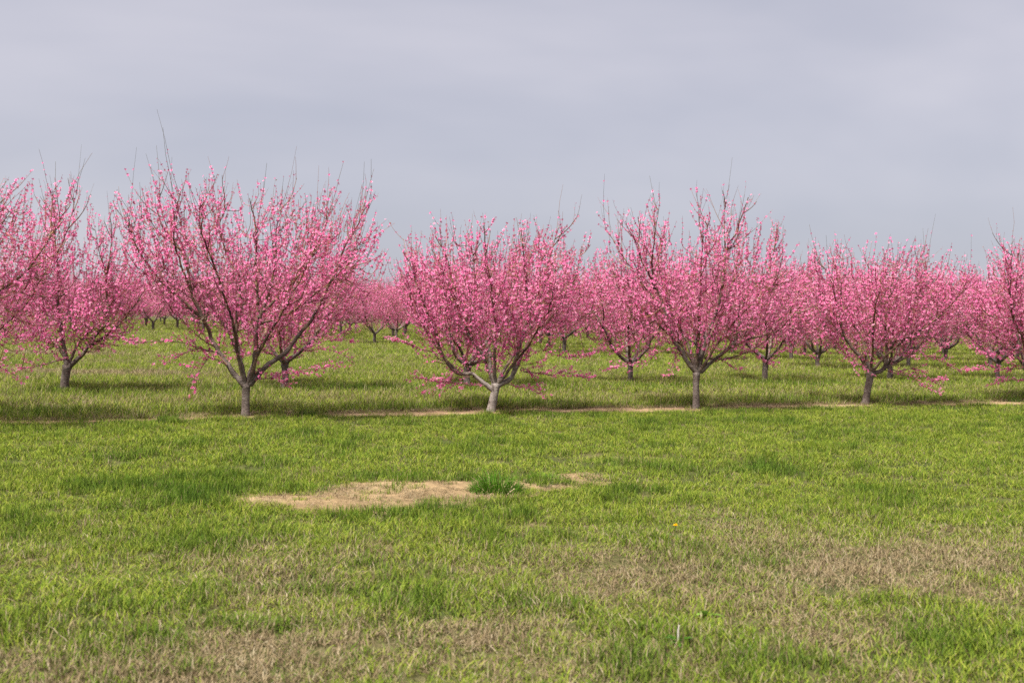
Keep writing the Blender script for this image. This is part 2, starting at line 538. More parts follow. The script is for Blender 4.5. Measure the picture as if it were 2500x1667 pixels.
def meadow():
    P, Z, D, L = [], [], [], []
    for (y0, y1, dens, sc) in ((15, 26, 40, 1.1), (26, 40, 26, 1.35), (40, 65, 11, 1.9), (65, 130, 3.2, 3.0)):
        x, y = sample(y0, y1, dens)
        q = rowq(x, y); s = rows_(x, y)
        lo, hi = strip_edges(s)
        keep = q > hi - .05
        dn = vnoise(x, y, .5, 24) * .5 + vnoise(x, y, 1.7, 25) * .3 + vnoise(x, y, .16, 26) * .2
        row_shade1 = np.exp(-((q - 1.0) / .55) ** 2)  # tree shade behind the front row, painted into the grass colour
        q2 = 5.9                                     # second row of trees
        row_shade2 = np.exp(-((q - q2) / .7) ** 2)  # painted tree shade along the second row
        dry = .16 + .50 * np.clip(dn - .42, 0, 1) + .10 * np.exp(-((q - 3.2) / 1.3) ** 2) + blobs(x, y, [(-11.3, 30.4, 3.2, 1.0, .55), (-17, 41, 4, 1.5, .6), (-6, 33, 2.5, .8, .3), (-10, 36, 3, .8, .3)])
        lush = np.clip(.55 * row_shade1 + .5 * row_shade2 + .9 * (vnoise(x, y, .7, 35) - .6), 0, 1)  # carries the painted row shade as well as truly lush patches
        dry = np.clip(dry * (1 - .7 * lush), .04, .9)
        h = (.72 + .3 * lush + .4 * (vnoise(x, y, 1.3, 36) - .5)) * rng.uniform(.8, 1.2, len(x))
        P.append(np.stack([x, y], -1)[keep])
        Z.append(np.stack([np.full(len(x), sc), np.full(len(x), sc), h * (1 + (sc - 1) * .2)], -1)[keep])
        D.append(dry[keep]); L.append(lush[keep])
    scatter('meadow_grass', 'taller yellow green grass between and behind the tree rows', 'grass', np.vstack(P), np.vstack(Z), np.concatenate(D), np.concatenate(L), TALL)

def thatch():
    """lying dead blades: on the dry areas, the bare patch and the soil strip"""
    P, Z, D, L = [], [], [], []
    for (y0, y1, dens, sc) in ((4.2, 8, 70, .9), (8, 14.5, 45, 1.0)):
        x, y = sample(y0, y1, dens)
        dn = vnoise(x, y, .9, 21) * .5 + vnoise(x, y, 2.4, 22) * .3 + vnoise(x, y, .3, 23) * .2
        near = np.clip((13 - y) / 7, 0, 1)
        p = .05 * near + .6 * np.clip((dn - .50) * 5, 0, 1) * near + blobs(x, y, DRYB) * .8
        keep = (rng.uniform(0, 1, len(x)) < p) & ~in_poly(x, y, PATCH)
        m = keep.sum()
        P.append(np.stack([x, y], -1)[keep])
        Z.append(np.stack([np.full(m, sc), np.full(m, sc), rng.uniform(.5, 1.0, m)], -1))
        D.append(np.full(m, .93)); L.append(np.zeros(m))
    # bare patch
    x = rng.uniform(-3, 1.3, 4200); y = rng.uniform(10.4, 14, 4200)
    k = in_poly(x, y, grow(PATCH, .1)) & (rng.uniform(0, 1, 4200) < .95 * (vnoise(x, y, 3.2, 16) > .33))
    m = k.sum()
    P.append(np.stack([x, y], -1)[k]); Z.append(np.stack([np.full(m, .8), np.full(m, .8), rng.uniform(.15, .5, m)], -1)); D.append(np.full(m, .98)); L.append(np.zeros(m))
    # soil strip: thick at its far edge, thin in the middle
    s = rng.uniform(-13, 27, 5200)
    lo, hi = strip_edges(s)
    u = rng.beta(1.6, .8, 5200)
    bare = .25 + .75 * (vnoise(s, 0 * s, .28, 9) < .5)
    k = (rng.uniform(0, 1, 5200) < np.where(u > .75, .9, .45 * bare))
    q = lo + (hi - lo) * u + .08
    x = A0[0] + s * RD[0] + q * RN[0]; y = A0[1] + s * RD[1] + q * RN[1]
    m = k.sum()
    P.append(np.stack([x, y], -1)[k]); Z.append(np.stack([np.full(m, 1.1), np.full(m, 1.1), rng.uniform(.3, .9, m)], -1)); D.append(np.full(m, .9)); L.append(np.full(m, .4))
    scatter('straw_litter', 'dead straw lying on the dry turf, the bare patch and the soil strip', 'straw', np.vstack(P), np.vstack(Z), np.concatenate(D), np.concatenate(L), DRY)
lawn(); meadow(); thatch()

# ------------------------------------------------------------------ peach trees
def flower_mesh(P, N, size, kind, g, dense_cols=None):
    """P (n,3) positions, N (n,3) axes; five cupped petals each, dark at the heart"""
    n = len(P)
    N = norm(N)
    ref = np.where(np.abs(N[:, 2:3]) > .9, np.array([[1., 0, 0]]), np.array([[0, 0, 1.]]))
    U = norm(np.cross(N, ref)); Vv = np.cross(N, U)
    ph = g.uniform(0, 2 * np.pi, n)
    cup = np.where(kind == 1, g.uniform(1.3, 2.2, n), g.uniform(.05, .75, n))
    V = [P]
    deep = np.array([.50, .010, .11]); mid = np.array([.95, .14, .46]); tip = np.array([.98, .44, .73])
    pale = np.array([.97, .76, .87])
    mixv = np.clip(g.normal(.22, .48, (n, 1)), 0, 1)
    tipc = tip * (1 - mixv) + pale * mixv
    bud = (kind == 1)[:, None]
    tipc = np.where(bud, np.array([.74, .07, .26]), tipc)
    midc = np.where(bud, np.array([.60, .03, .15]), mid * (1 - .4 * mixv) + pale * .4 * mixv)
    br = g.uniform(.66, 1.06, (n, 1)) ** .8
    C = [np.repeat(deep[None], n, 0)]
    def pt(r, a, h):
        return P + (U * np.cos(a)[:, None] + Vv * np.sin(a)[:, None]) * (r * size)[:, None] + N * (h * size)[:, None]
    for k in range(5):
        a = ph + k * 2 * np.pi / 5
        lift = cup * g.uniform(.6, 1.3, n)
        sc = g.uniform(.85, 1.12, n) / np.sqrt(1 + lift * lift)
        V += [pt(.34 * sc, a - .50, .30 * lift * sc), pt(.5 * sc, a, .5 * lift * sc), pt(.34 * sc, a + .50, .30 * lift * sc)]
        C += [midc * br, tipc * br, midc * br]
    V = np.stack(V, 1).reshape(-1, 3); C = np.stack(C, 1).reshape(-1, 3)
    o = (np.arange(n) * 16)[:, None]
    q = np.concatenate([o + np.array([[0, 1 + 3 * k, 2 + 3 * k, 3 + 3 * k]]) for k in range(5)])
    return V, q, C

def leaf_quads(P, D, size, g):
    n = len(P)
    D = norm(D + g.normal(0, .5, (n, 3)))
    sd = norm(np.cross(D, g.normal(0, 1, (n, 3))))
    w = size * .2
    V = np.stack([P, P + D * (size * .5)[:, None] + sd * w[:, None], P + D * size[:, None], P + D * (size * .5)[:, None] - sd * w[:, None]], 1).reshape(-1, 3)
    base = np.where(g.uniform(0, 1, (n, 1)) < .6, np.array([.20, .22, .05]), np.array([.26, .12, .05])) * g.uniform(.6, 1.3, (n, 1))
    C = np.repeat(base, 4, 0)
    return V, np.arange(n * 4).reshape(-1, 4), C

def generic_limbs(g, height, spread, fork, nl=5):
    L = []
    a0 = g.uniform(0, 6.283)
    for k in range(nl):
        az = a0 + k * 2 * math.pi / nl + g.normal(0, .22)
        rr = spread * g.uniform(.70, .95); hh = height * g.uniform(.80, .95)
        c, s = math.cos(az), math.sin(az)
        pts = [(0, 0, fork)]
        for f in (.16, .36, .58, .8, 1.0):
            r = rr * (f ** .82); z = fork + (hh - fork) * (f ** 1.15)
            j = g.normal(0, .07, 3) * (0 if f < .2 else 1)
            pts.append((c * r + j[0], s * r + j[1], z + j[2]))
        L.append((pts, g.uniform(.042, .056)))
        # one fork on each limb
        az2 = az + g.choice([-1, 1]) * g.uniform(.4, .75)
        p0 = np.array(pts[2]); e = np.array([math.cos(az2) * rr * .85, math.sin(az2) * rr * .85, height * g.uniform(.78, .95)])
        mid = p0 * .5 + e * .5 + np.array([0, 0, -.1]) + g.normal(0, .06, 3)
        L.append(([tuple(p0), tuple(p0 * .75 + mid * .25 + g.normal(0, .02, 3)), tuple(mid), tuple(e)], .028))
    return L

def grow_tree(name, seed, trunk, r_trunk, limbs, height, spread, low=(), prof=None, nshoot=1100, q=1.0, fsize=.060, density=1.0, tall_shoots=26, ext=.62, pale=-.04):
    """returns dict of part meshes, trunk base at the origin"""
    g = np.random.default_rng(seed)
    parts = {'limb': []}
    # trunk
    tp = resample(trunk, .05)
    k = len(tp); f = np.linspace(0, 1, k)
    sides = 14
    rad = r_trunk * (1 + .38 * np.exp(-f * 9) + .22 * np.clip((f - .78) / .22, 0, 1) ** 1.5)
    ang = np.arange(sides) * 2 * np.pi / sides
    rr = rad[None, :, None] * (1 + .09 * np.sin(ang * 2 + g.uniform(0, 6))[None, None, :] + .05 * np.sin(3 * ang + 5 * f[:, None])[None] + g.normal(0, .025, (1, k, sides)))
    tp = tp.copy(); tp[0, 2] -= .06
    V, Q = tubes(tp[None], rr, sides)
    top = len(V); V = np.vstack([V, tp[-1] + np.array([[0, 0, r_trunk * .5]])])
    lastring = np.arange(top - sides, top)
    T = np.stack([lastring, np.roll(lastring, -1), np.full(sides, top)], -1)
    parts['trunk'] = mesh_np(name + '_trunk', V, Q, T, mats=[M_BARK], smooth=True, cols=np.tile([0, pale, 0], (len(V), 1)))
    # limbs
    carriers = []           # centre lines that carry shoots: (points, radius array, order)
    for (pts, r0) in limbs:
        p = resample(pts, .07)
        n = len(p)
        p[1:] += np.cumsum(g.normal(0, .0075, (n - 1, 3)), 0)
        ff = np.linspace(0, 1, n)
        r = r0 * (1 - .86 * ff ** .82) * (1 + .25 * np.exp(-ff * 14))
        sd = 8 if r0 > .03 else 6
        rv = r[None, :, None] * (1 + g.normal(0, .06, (1, n, sd)))
        V, Q = tubes(p[None], rv, sd)
        young = np.clip(np.repeat((.042 - r) / .026, sd), 0, 1)
        pl = np.repeat(np.linspace(pale, -.06, n), sd)
        for _s in range(int(g.integers(0, 3)) if r0 > .03 else 0):           # stubs left by pruning cuts
            js = int(g.uniform(.12, .6) * (n - 1))
            dv = norm(g.normal(0, 1, 3) * np.array([1, 1, .4]) + np.array([0, 0, .5]))
            lst = g.uniform(.07, .16)
            q3 = np.stack([p[js], p[js] + dv * lst * .6, p[js] + dv * lst, p[js] + dv * (lst + .004)])
            rs_ = np.array([[1.0, .85, .8, .02]]) * r[js] * g.uniform(.5, .75)
            V2, Q2 = tubes(q3[None], rs_, 7)
            Q = np.vstack([Q, Q2 + len(V)]); V = np.vstack([V, V2])
            young = np.concatenate([young, np.repeat([.2, .3, .6, 1.0], 7)]); pl = np.concatenate([pl, np.full(28, .05)])
        parts['limb'].append(mesh_np(name + '_limb', V, Q, mats=[M_BARK], smooth=True, cols=np.stack([young, pl, young], -1)))
        carriers.append((p, r, 0))
    # secondary branches
    SV, SC, nv, SQ = [], [], 0, []
    second = []
    for (p, r, _) in list(carriers):
        n = len(p)
        ln = n * .07
        cnt = max(2, int(ln * 3.2))
        for u in np.linspace(.22, .93, cnt) + g.normal(0, .03, cnt):
            u = min(max(u, .12), .97)
            j = int(u * (n - 1))
            tg = norm(p[min(j + 1, n - 1)] - p[max(j - 1, 0)])
            out = np.array([p[j][0], p[j][1], 0]); out = out / (np.linalg.norm(out) + .25)
            side = g.normal(0, 1, 3); side -= tg * side.dot(tg)
            fan = norm(p[j] - np.array([0, 0, .25]))
            d = norm(tg * .30 + fan * .55 + norm(side) * .85 + out * .30 + np.array([0, 0, .12 - .30 * (u < .4)]))
            L = g.uniform(.45, 1.15) * (1.15 - .55 * u) * (height / 3.9)
            m = 6
            pts = [p[j]]
            for kk in range(m - 1):
                d = norm(d + g.normal(0, .08, 3) + np.array([0, 0, .12]))
                pts.append(pts[-1] + d * L / (m - 1))
            second.append(np.array(pts))
    for lp in low:
        pp = resample(lp, .2)
        idx = np.linspace(0, len(pp) - 1, 6).astype(int)
        lj = pp[idx] + np.vstack([np.zeros((1, 3)), g.normal(0, .035, (5, 3))]) + np.array([0, 0, 1.]) * (.10 * np.sin(np.linspace(0, np.pi, 6)) - .06 * np.linspace(0, 1, 6) ** 2)[:, None] * g.uniform(.3, 1.2)
        second.append(lj)
    second = np.stack(second)
    # keep the crown inside its outline
    rad_h = np.hypot(second[..., 0], second[..., 1])
    rs = (.0105 * np.linspace(1, .36, 6))[None] * g.uniform(.7, 1.25, (len(second), 1))
    V, Q = tubes(second, rs, 5)
    parts_t = [(V, Q, np.repeat(np.repeat(np.array([[.15, .085, .05]]), len(second), 0) * g.uniform(.45, 1.6, (len(second), 1)), 30, 0))]
    # shoots
    ST, SDir, SL, SK = [], [], [], []
    def add_shoots(line, step, lmin, lmax, upb, u0=0.0, outb=.25, follow=.5):
        seg = np.linalg.norm(np.diff(line, axis=0), axis=1); cum = np.concatenate([[0], np.cumsum(seg)])
        tot = cum[-1]
        cnt = max(1, int(tot * (1 - u0) / step))
        s = tot * (u0 + (1 - u0) * (np.arange(cnt) + g.uniform(0, 1, cnt)) / cnt)
        pos = np.stack([np.interp(s, cum, line[:, c]) for c in range(3)], -1)
        j = np.clip(np.searchsorted(cum, s) - 1, 0, len(seg) - 1)
        tg = norm(np.diff(line, axis=0)[j])
        sd = g.normal(0, 1, (cnt, 3)); sd -= tg * (sd * tg).sum(1, keepdims=True)
        out = pos * np.array([1, 1, 0]); out = out / (np.linalg.norm(out, axis=1, keepdims=True) + .3)
        fan = norm(pos - np.array([0, 0, .3]))
        d = norm(tg * follow + norm(sd) * .62 + fan * .42 + out * outb + np.array([0, 0, 1.]) * upb)
        ST.append(pos); SDir.append(d); SL.append(g.uniform(lmin, lmax, cnt) * (1 + .25 * (g.uniform(0, 1, cnt) > .85))); SK.append(np.zeros(cnt))
    for li, line in enumerate(second):
        if li >= len(second) - len(low): add_shoots(line, .055, .10, .34, -.05, u0=.15)
        else: add_shoots(line, .15 / density, .18, .5, .26)
    for (p, r, _) in carriers:
        add_shoots(p, .16 / density, .18, .5, .25, u0=.25)
    # fill the crown: each shoot starts on a side twig that leaves the nearest branch
    pz, pr_ = zip(*prof)
    nn = int(nshoot * density * 1.1)
    z = g.uniform(pz[0], pz[-1], nn * 4)
    Rz = np.interp(z, pz, pr_)
    kz = g.uniform(0, max(pr_) ** 2, nn * 4) < Rz ** 2
    z, Rz = z[kz][:nn], Rz[kz][:nn]
    az = g.uniform(0, 2 * np.pi, len(z))
    lob = 1 + .16 * np.sin(az * 3 + seed) * np.sin(z * 2.1 + seed * 1.7) + .10 * np.sin(az * 7 + z * 3 + seed)
    rr_ = Rz * lob * g.uniform(0, 1, len(z)) ** .42
    S0 = np.stack([rr_ * np.cos(az), rr_ * np.sin(az), z], -1)
    car = np.vstack([c[0][int(len(c[0]) * .12):] for c in carriers] + [x for x in second])
    fanS = norm(S0 - np.array([0, 0, .15]))
    dist = np.linalg.norm(S0[:, None] - car[None], axis=2)
    along = ((S0[:, None] - car[None]) * fanS[:, None]).sum(2)
    cost = dist + np.where(along < .35 * dist, .8, 0)
    jj = cost.argmin(1)
    ok = cost[np.arange(len(S0)), jj] < np.interp(S0[:, 2] / height, [.3, .6, .95], [1.05, .62, .34])
    S0, jj, fanS = S0[ok], jj[ok], fanS[ok]
    C0 = car[jj]
    dd = norm(fanS * .65 + np.array([0, 0, 1.]) * np.clip((S0[:, 2:3] - .7) / 1.4, -.25, .50) + g.normal(0, .24, S0.shape))
    LL = g.uniform(.24, .62, len(S0)) * np.clip(1.25 - .1 * S0[:, 2], .7, 1.2)
    # side twigs: a curve from the branch to the start of the shoot
    B1 = S0 - dd * (np.linalg.norm(S0 - C0, axis=1, keepdims=True) * .45)
    tt = np.linspace(0, 1, 5)[None, :, None]
    conn = (1 - tt) ** 2 * C0[:, None] + 2 * tt * (1 - tt) * B1[:, None] + tt ** 2 * S0[:, None]
    V, Q = tubes(conn, np.linspace(1.35, 1, 5)[None] * (.0026 + .0046 * np.clip(LL, 0, .7))[:, None], 3)
    parts_t.append((V, Q, np.repeat(np.array([[.17, .085, .045]]) * g.uniform(.5, 1.6, (len(S0), 1)), 15, 0)))
    ST.append(S0); SDir.append(dd); SL.append(LL); SK.append(np.zeros(len(S0)))
    # long upright shoots above the crown
    tops = [c[0] for c in carriers if c[0][-1][2] > height * .70]
    for line in tops:
        m = max(2, int(tall_shoots / max(1, len(tops))))
        j = g.integers(int(len(line) * .62), len(line), m)
        pos = line[j]
        out = pos * np.array([1, 1, 0]); out = out / (np.linalg.norm(out, axis=1, keepdims=True) + .3)
        d = norm(np.array([0, 0, 1.]) + out * .22 + g.normal(0, .16, (m, 3)))
        ST.append(pos); SDir.append(d); SL.append(g.uniform(.35, 1.15, m) * ext / .62 * (height / 3.9)); SK.append(np.ones(m))
    st = np.vstack(ST); sd = np.vstack(SDir); sl = np.concatenate(SL); sk = np.concatenate(SK)
    K = 4
    pts = [st]; d = sd
    for kk in range(K - 1):
        lowm = np.clip((1.3 - pts[-1][:, 2:3]) / 1.0, 0, 1)
        d = norm(d + g.normal(0, .09, d.shape) + np.array([0, 0, 1.]) * (.16 * (1 - 1.7 * lowm)))
        pts.append(pts[-1] + d * (sl / (K - 1))[:, None])
    sp = np.stack(pts, 1)
    okk = sp[:, :, 2].min(1) > .32
    okk &= np.hypot(sp[:, -1, 0], sp[:, -1, 1]) < spread * 1.22
    sp, sl, sk = sp[okk], sl[okk], sk[okk]
    rs = np.linspace(1, .45, K)[None] * (.0022 + .0036 * np.clip(sl, 0, .7))[:, None] * g.uniform(.8, 1.2, (len(sp), 1))
    V, Q = tubes(sp, rs, 3)
    hot = np.array([.27, .085, .035]); dull = np.array([.085, .075, .045])
    mixs = np.clip(g.uniform(0, 1, (len(sp), 1)) * .9 + (sk[:, None] > 0) * .6, 0, 1)
    parts_t.append((V, Q, np.repeat((hot * (1 - mixs) + dull * mixs) * g.uniform(.6, 1.4, (len(sp), 1)), K * 3, 0)))
    conn = np.stack([conn[:, 0], conn[:, 2], conn[:, 3], conn[:, 4]], 1)
    cl = np.linalg.norm(np.diff(conn, axis=1), axis=2).sum(1)
    VV, QQ, CC, o = [], [], [], 0
    for (V, Q, C) in parts_t:
        VV.append(V); QQ.append(Q + o); CC.append(C); o += len(V)
    parts['twigs'] = mesh_np(name + '_twigs', np.vstack(VV), np.vstack(QQ), mats=[M_TWIG], smooth=True, cols=np.vstack(CC))
    # blossoms along the shoots
    lowl = second[len(second) - len(low):][:, [0, 2, 4, 5]] if len(low) else conn[:0]
    ll_ = np.linalg.norm(np.diff(lowl, axis=1), axis=2).sum(1)
    sp = np.concatenate([sp, lowl]); sl = np.concatenate([sl, ll_ * .7]); sk = np.concatenate([sk, np.zeros(len(ll_))])
    sp = np.concatenate([sp, conn[cl > .12]]); sl = np.concatenate([sl, cl[cl > .12] * .6]); sk = np.concatenate([sk, np.zeros((cl > .12).sum())])
    seglen = sl
    per = np.maximum(1, g.poisson(seglen / .036 * q))
    own = np.repeat(np.arange(len(sp)), per)
    u = g.uniform(.02, 1.0, len(own))
    clump = g.uniform(0, 1, len(own))
    u = np.where(clump < .5, np.clip(np.round(u * seglen[own] / .06) * .06 / seglen[own] + g.normal(0, .02, len(own)), 0, 1), u)
    x = u * (K - 1); j = np.minimum(x.astype(int), K - 2); fr = (x - j)[:, None]
    P = sp[own, j] * (1 - fr) + sp[own, j + 1] * fr
    tg = norm(sp[own, j + 1] - sp[own, j])
    sd = g.normal(0, 1, P.shape); sd -= tg * (sd * tg).sum(1, keepdims=True)
    N = norm(norm(sd) + np.array([0, 0, .30]) + tg * .15 + norm(P - np.array([0, 0, 1.2])) * .45)
    P = P + N * (.010 * fsize / .05)
    topfall = np.clip((height * 1.22 - P[:, 2]) / (height * .26), .06, 1)
    pr = topfall * np.where(sk[own] > 0, np.where(u > .6, .30, .95), 1.0) * np.where(u > .9, .6, 1)
    patchy = .55 + .9 * np.clip(vnoise(P[:, 0] + P[:, 1] * .7, P[:, 2], 2.2, seed) - .15, 0, .6)
    kp = g.uniform(0, 1, len(P)) < pr * patchy
    P, N = P[kp], N[kp]
    kind = (g.uniform(0, 1, len(P)) < np.where(P[:, 2] > height * .85, .45, .22)).astype(int)
    sz = fsize * g.uniform(.75, 1.2, len(P)) * np.where(kind == 1, .62, 1)
    V, Q, C = flower_mesh(P, N, sz, kind, g)
    parts['crown'] = mesh_np(name + '_blossom', V, Q, mats=[M_PETAL], cols=C)
    m = int(len(P) * .16)
    ii = g.integers(0, len(P), m)
    V, Q, C = leaf_quads(P[ii] - N[ii] * .008, N[ii] + np.array([0, 0, .4]), g.uniform(.018, .036, m) * fsize / .05, g)
    parts['young_leaves'] = mesh_np(name + '_leaf', V, Q, mats=[M_LEAF], cols=C)
    parts['count'] = len(P)
    return parts

def plant_tree(parts, loc, rz=0.0, scale=1.0, label='', group=None, detail=True):
    e = bpy.data.objects.new('peach_tree', None)
    COL.objects.link(e)
    e.empty_display_size = .3
    e.location = (loc[0], loc[1], float(gz(np.array(loc[0]), np.array(loc[1]))))
    e.rotation_euler = (0, 0, rz)
    e.scale = (scale,) * 3
    tag(e, label, 'peach tree', group)
    obj('trunk', parts['trunk'], e)
    for l in parts['limb']:
        obj('limb', l, e)
    c = tag(obj('crown', parts['crown'], e), kind='stuff')
    tag(obj('twigs', parts['twigs'], c), kind='stuff')
    tag(obj('young_leaves', parts['young_leaves'], c), kind='stuff')
    return e

def drawn(base, k, items):
    """limb outlines drawn in a side view: (points, start depth, end depth, radius)"""
    out = []
    for (pts, d0, d1, r) in items:
        n = len(pts)
        out.append(([((u - base[0]) * k, d0 + (d1 - d0) * (i / (n - 1)) ** 1.2, (base[1] - v) * k) for i, (u, v) in enumerate(pts)], r))
    return out

def lows(base, k, items):
    return [l[0] for l in drawn(base, k, [(p, d0, d1, .01) for (p, d0, d1) in items])]

TREES = 'front row peach trees'
# --- the wide vase shaped tree
b, k = (655, 1488), .003241
limbs = drawn(b, k, [
    ([(652, 1325), (560, 1210), (480, 1070), (440, 970), (360, 880), (280, 805), (190, 690), (110, 560), (55, 420)], 0, -.5, .050),
    ([(440, 970), (392, 850), (340, 675), (322, 540), (335, 400), (370, 290)], -.2, -.7, .030),
    ([(385, 830), (340, 665), (250, 520), (205, 370), (175, 280)], -.25, .1, .022),
    ([(652, 1320), (612, 1200), (590, 1080), (575, 900), (585, 750), (500, 600), (450, 450), (470, 330)], 0, .9, .044),
    ([(672, 1320), (712, 1180), (738, 960), (715, 700), (725, 520), (690, 350)], 0, -.35, .046),
    ([(738, 960), (772, 830), (795, 690), (800, 500), (805, 330)], -.2, .5, .028),
    ([(676, 1315), (755, 1225), (830, 1155), (880, 1100), (940, 1020), (1010, 930), (1090, 740), (1150, 580), (1220, 440), (1290, 320)], 0, .4, .048),
    ([(742, 990), (850, 962), (960, 885), (1060, 820), (1200, 690), (1310, 560)], -.2, -.6, .024),
    ([(752, 930), (860, 820), (940, 740), (1010, 630), (1080, 480), (1100, 360)], -.2, .1, .026),
    ([(660, 1320), (640, 1150), (620, 950), (560, 700), (520, 520), (540, 400)], 0, -1.5, .038),
    ([(665, 1320), (690, 1150), (760, 950), (860, 700), (900, 500), (930, 380)], 0, 1.7, .040),
    ([(665, 1320), (600, 1160), (480, 960), (330, 760), (200, 560)], 0, 1.3, .038),
    ([(668, 1320), (740, 1130), (860, 960), (1000, 760), (1110, 560)], 0, -1.3, .034)])
lw = lows(b, k, [([(520, 1150), (400, 1120), (200, 1100), (20, 1068)], -.1, -.5), ([(560, 1215), (470, 1200), (430, 1260), (425, 1370)], -.1, -.5),
                 ([(700, 1290), (850, 1262), (1000, 1235), (1140, 1180)], 0, -.5), ([(560, 1210), (460, 1170), (330, 1150), (240, 1200)], -.1, -.2),
                 ([(830, 1150), (960, 1110), (1080, 1090), (1210, 1060)], .2, .1), ([(690, 1280), (780, 1300), (900, 1270)], 0, -.4)])
tA = grow_tree('wide_tree', 101, [(0, 0, 0), (.01, 0, .25), (.005, 0, .56)], .066, limbs, 3.75, 2.35, lw, prof=[(.9, .3), (1.2, .6), (1.6, 1.1), (2.0, 1.75), (2.5, 2.2), (3.0, 2.3), (3.45, 2.05), (3.8, 1.4)], nshoot=1120, q=1.0, tall_shoots=40, ext=.82)
# --- the low, dense tree with the bent pale trunk
b, k = (675, 1492), .002967
limbs = drawn(b, k, [
    ([(690, 1350), (600, 1290), (540, 1250), (470, 1242), (410, 1180), (370, 1100), (330, 980), (270, 800), (200, 620), (140, 500)], 0, -.5, .044),
    ([(705, 1320), (680, 1200), (668, 1140), (600, 1080), (540, 960), (520, 850), (430, 650), (380, 480), (310, 360)], 0, -.3, .044),
    ([(668, 1140), (640, 1030), (720, 970), (790, 900), (850, 760), (820, 560), (830, 420)], 0, .9, .036),
    ([(715, 1320), (760, 1290), (800, 1258), (830, 1130), (880, 980), (910, 850), (882, 700), (870, 500), (850, 330)], 0, -.2, .048),
    ([(905, 860), (1000, 640), (1040, 480), (1090, 290)], -.1, .3, .028),
    ([(820, 1240), (870, 1130), (920, 1020), (980, 960), (1080, 830), (1130, 720), (1200, 600), (1235, 430)], 0, .7, .032),
    ([(980, 960), (1080, 940), (1180, 920), (1290, 840)], .3, .5, .018),
    ([(700, 1320), (700, 1150), (710, 960), (690, 700), (650, 500), (620, 330)], 0, -1.5, .036),
    ([(700, 1320), (620, 1150), (500, 960), (380, 740), (280, 520)], 0, 1.4, .036),
    ([(705, 1320), (800, 1150), (920, 940), (1040, 720), (1100, 520)], 0, 1.6, .034),
    ([(705, 1320), (800, 1160), (900, 1000), (1000, 800), (1030, 600)], 0, -1.4, .032),
    ([(470, 1242), (360, 1130), (250, 960), (160, 800), (110, 640)], -.1, .5, .022),
    ([(540, 960), (560, 800), (560, 620), (540, 440)], -.1, -.6, .022)])
lw = lows(b, k, [([(630, 1320), (480, 1335), (250, 1295), (160, 1250)], -.1, -.6), ([(880, 1230), (1050, 1240), (1270, 1252)], .1, -.3),
                 ([(780, 1290), (880, 1340), (1010, 1385)], 0, -.6), ([(470, 1245), (420, 1310), (350, 1400)], -.2, -.5), ([(920, 1100), (1100, 1140), (1390, 1095)], .2, .1),
                 ([(400, 1170), (300, 1140), (60, 1040)], -.2, -.3), ([(560, 1270), (420, 1300), (240, 1340)], -.1, -.5), ([(860, 1220), (960, 1290), (990, 1340)], 0, -.4)])
tB = grow_tree('bent_tree', 102, [(0, 0, 0), (.045, 0, .22), (.085, 0, .42), (.095, 0, .54)], .082, limbs, 3.45, 2.1, lw, prof=[(.75, .35), (1.0, .75), (1.3, 1.15), (1.8, 1.75), (2.4, 1.85), (2.9, 1.6), (3.3, 1.05)], nshoot=850, q=1.05, pale=.16, tall_shoots=30)
# --- tree with a straight trunk and tall leaders
b, k = (740, 1472), .003442
limbs = drawn(b, k, [
    ([(735, 1245), (680, 1190), (600, 1080), (560, 1000), (510, 870), (470, 760), (400, 650), (360, 540), (345, 360)], 0, -.3, .050),
    ([(470, 760), (442, 600), (455, 420), (470, 260)], -.15, -.5, .028),
    ([(505, 860), (390, 720), (260, 520), (180, 390)], -.15, .3, .024),
    ([(748, 1245), (770, 1150), (800, 1050), (830, 960), (868, 820), (880, 700), (895, 530), (955, 400), (1010, 230)], 0, -.1, .048),
    ([(890, 530), (865, 400), (862, 250)], -.05, -.3, .018),
    ([(760, 1245), (800, 1205), (870, 1150), (960, 1072), (1080, 1030), (1200, 990), (1310, 860)], 0, -.4, .046),
    ([(960, 1072), (1000, 820), (1100, 700), (1165, 590), (1215, 380)], -.1, .3, .032),
    ([(790, 1165), (900, 1168), (1000, 1145), (1120, 1080), (1250, 960), (1340, 800)], 0, .6, .026),
    ([(738, 1245), (695, 1110), (620, 950), (560, 760), (520, 560), (560, 400)], 0, 1.2, .038),
    ([(745, 1245), (740, 1080), (730, 900), (720, 700), (700, 500), (720, 360)], 0, -1.4, .038),
    ([(750, 1245), (830, 1060), (920, 860), (1010, 640), (1040, 480)], 0, 1.6, .036),
    ([(745, 1245), (640, 1080), (480, 930), (330, 760), (220, 600)], 0, .8, .034),
    ([(750, 1245), (840, 1080), (960, 900), (1090, 760), (1180, 640)], 0, -1.3, .032)])
lw = lows(b, k, [([(620, 1100), (500, 1170), (350, 1210), (190, 1225)], -.1, -.4), ([(850, 1180), (930, 1200), (1010, 1245)], 0, -.4),
                 ([(640, 1130), (590, 1190), (560, 1260)], -.1, -.5), ([(1000, 1140), (1100, 1160), (1200, 1180)], .1, 0), ([(560, 1010), (420, 1060), (250, 1120)], -.1, -.4)])
tC = grow_tree('tall_tree', 103, [(0, 0, 0), (-.005, 0, .35), (-.005, 0, .76)], .073, limbs, 3.95, 2.2, lw, prof=[(1.0, .4), (1.2, .7), (1.6, 1.25), (2.1, 1.9), (2.8, 1.95), (3.3, 1.65), (3.75, 1.0)], nshoot=900, q=1.05, tall_shoots=30)
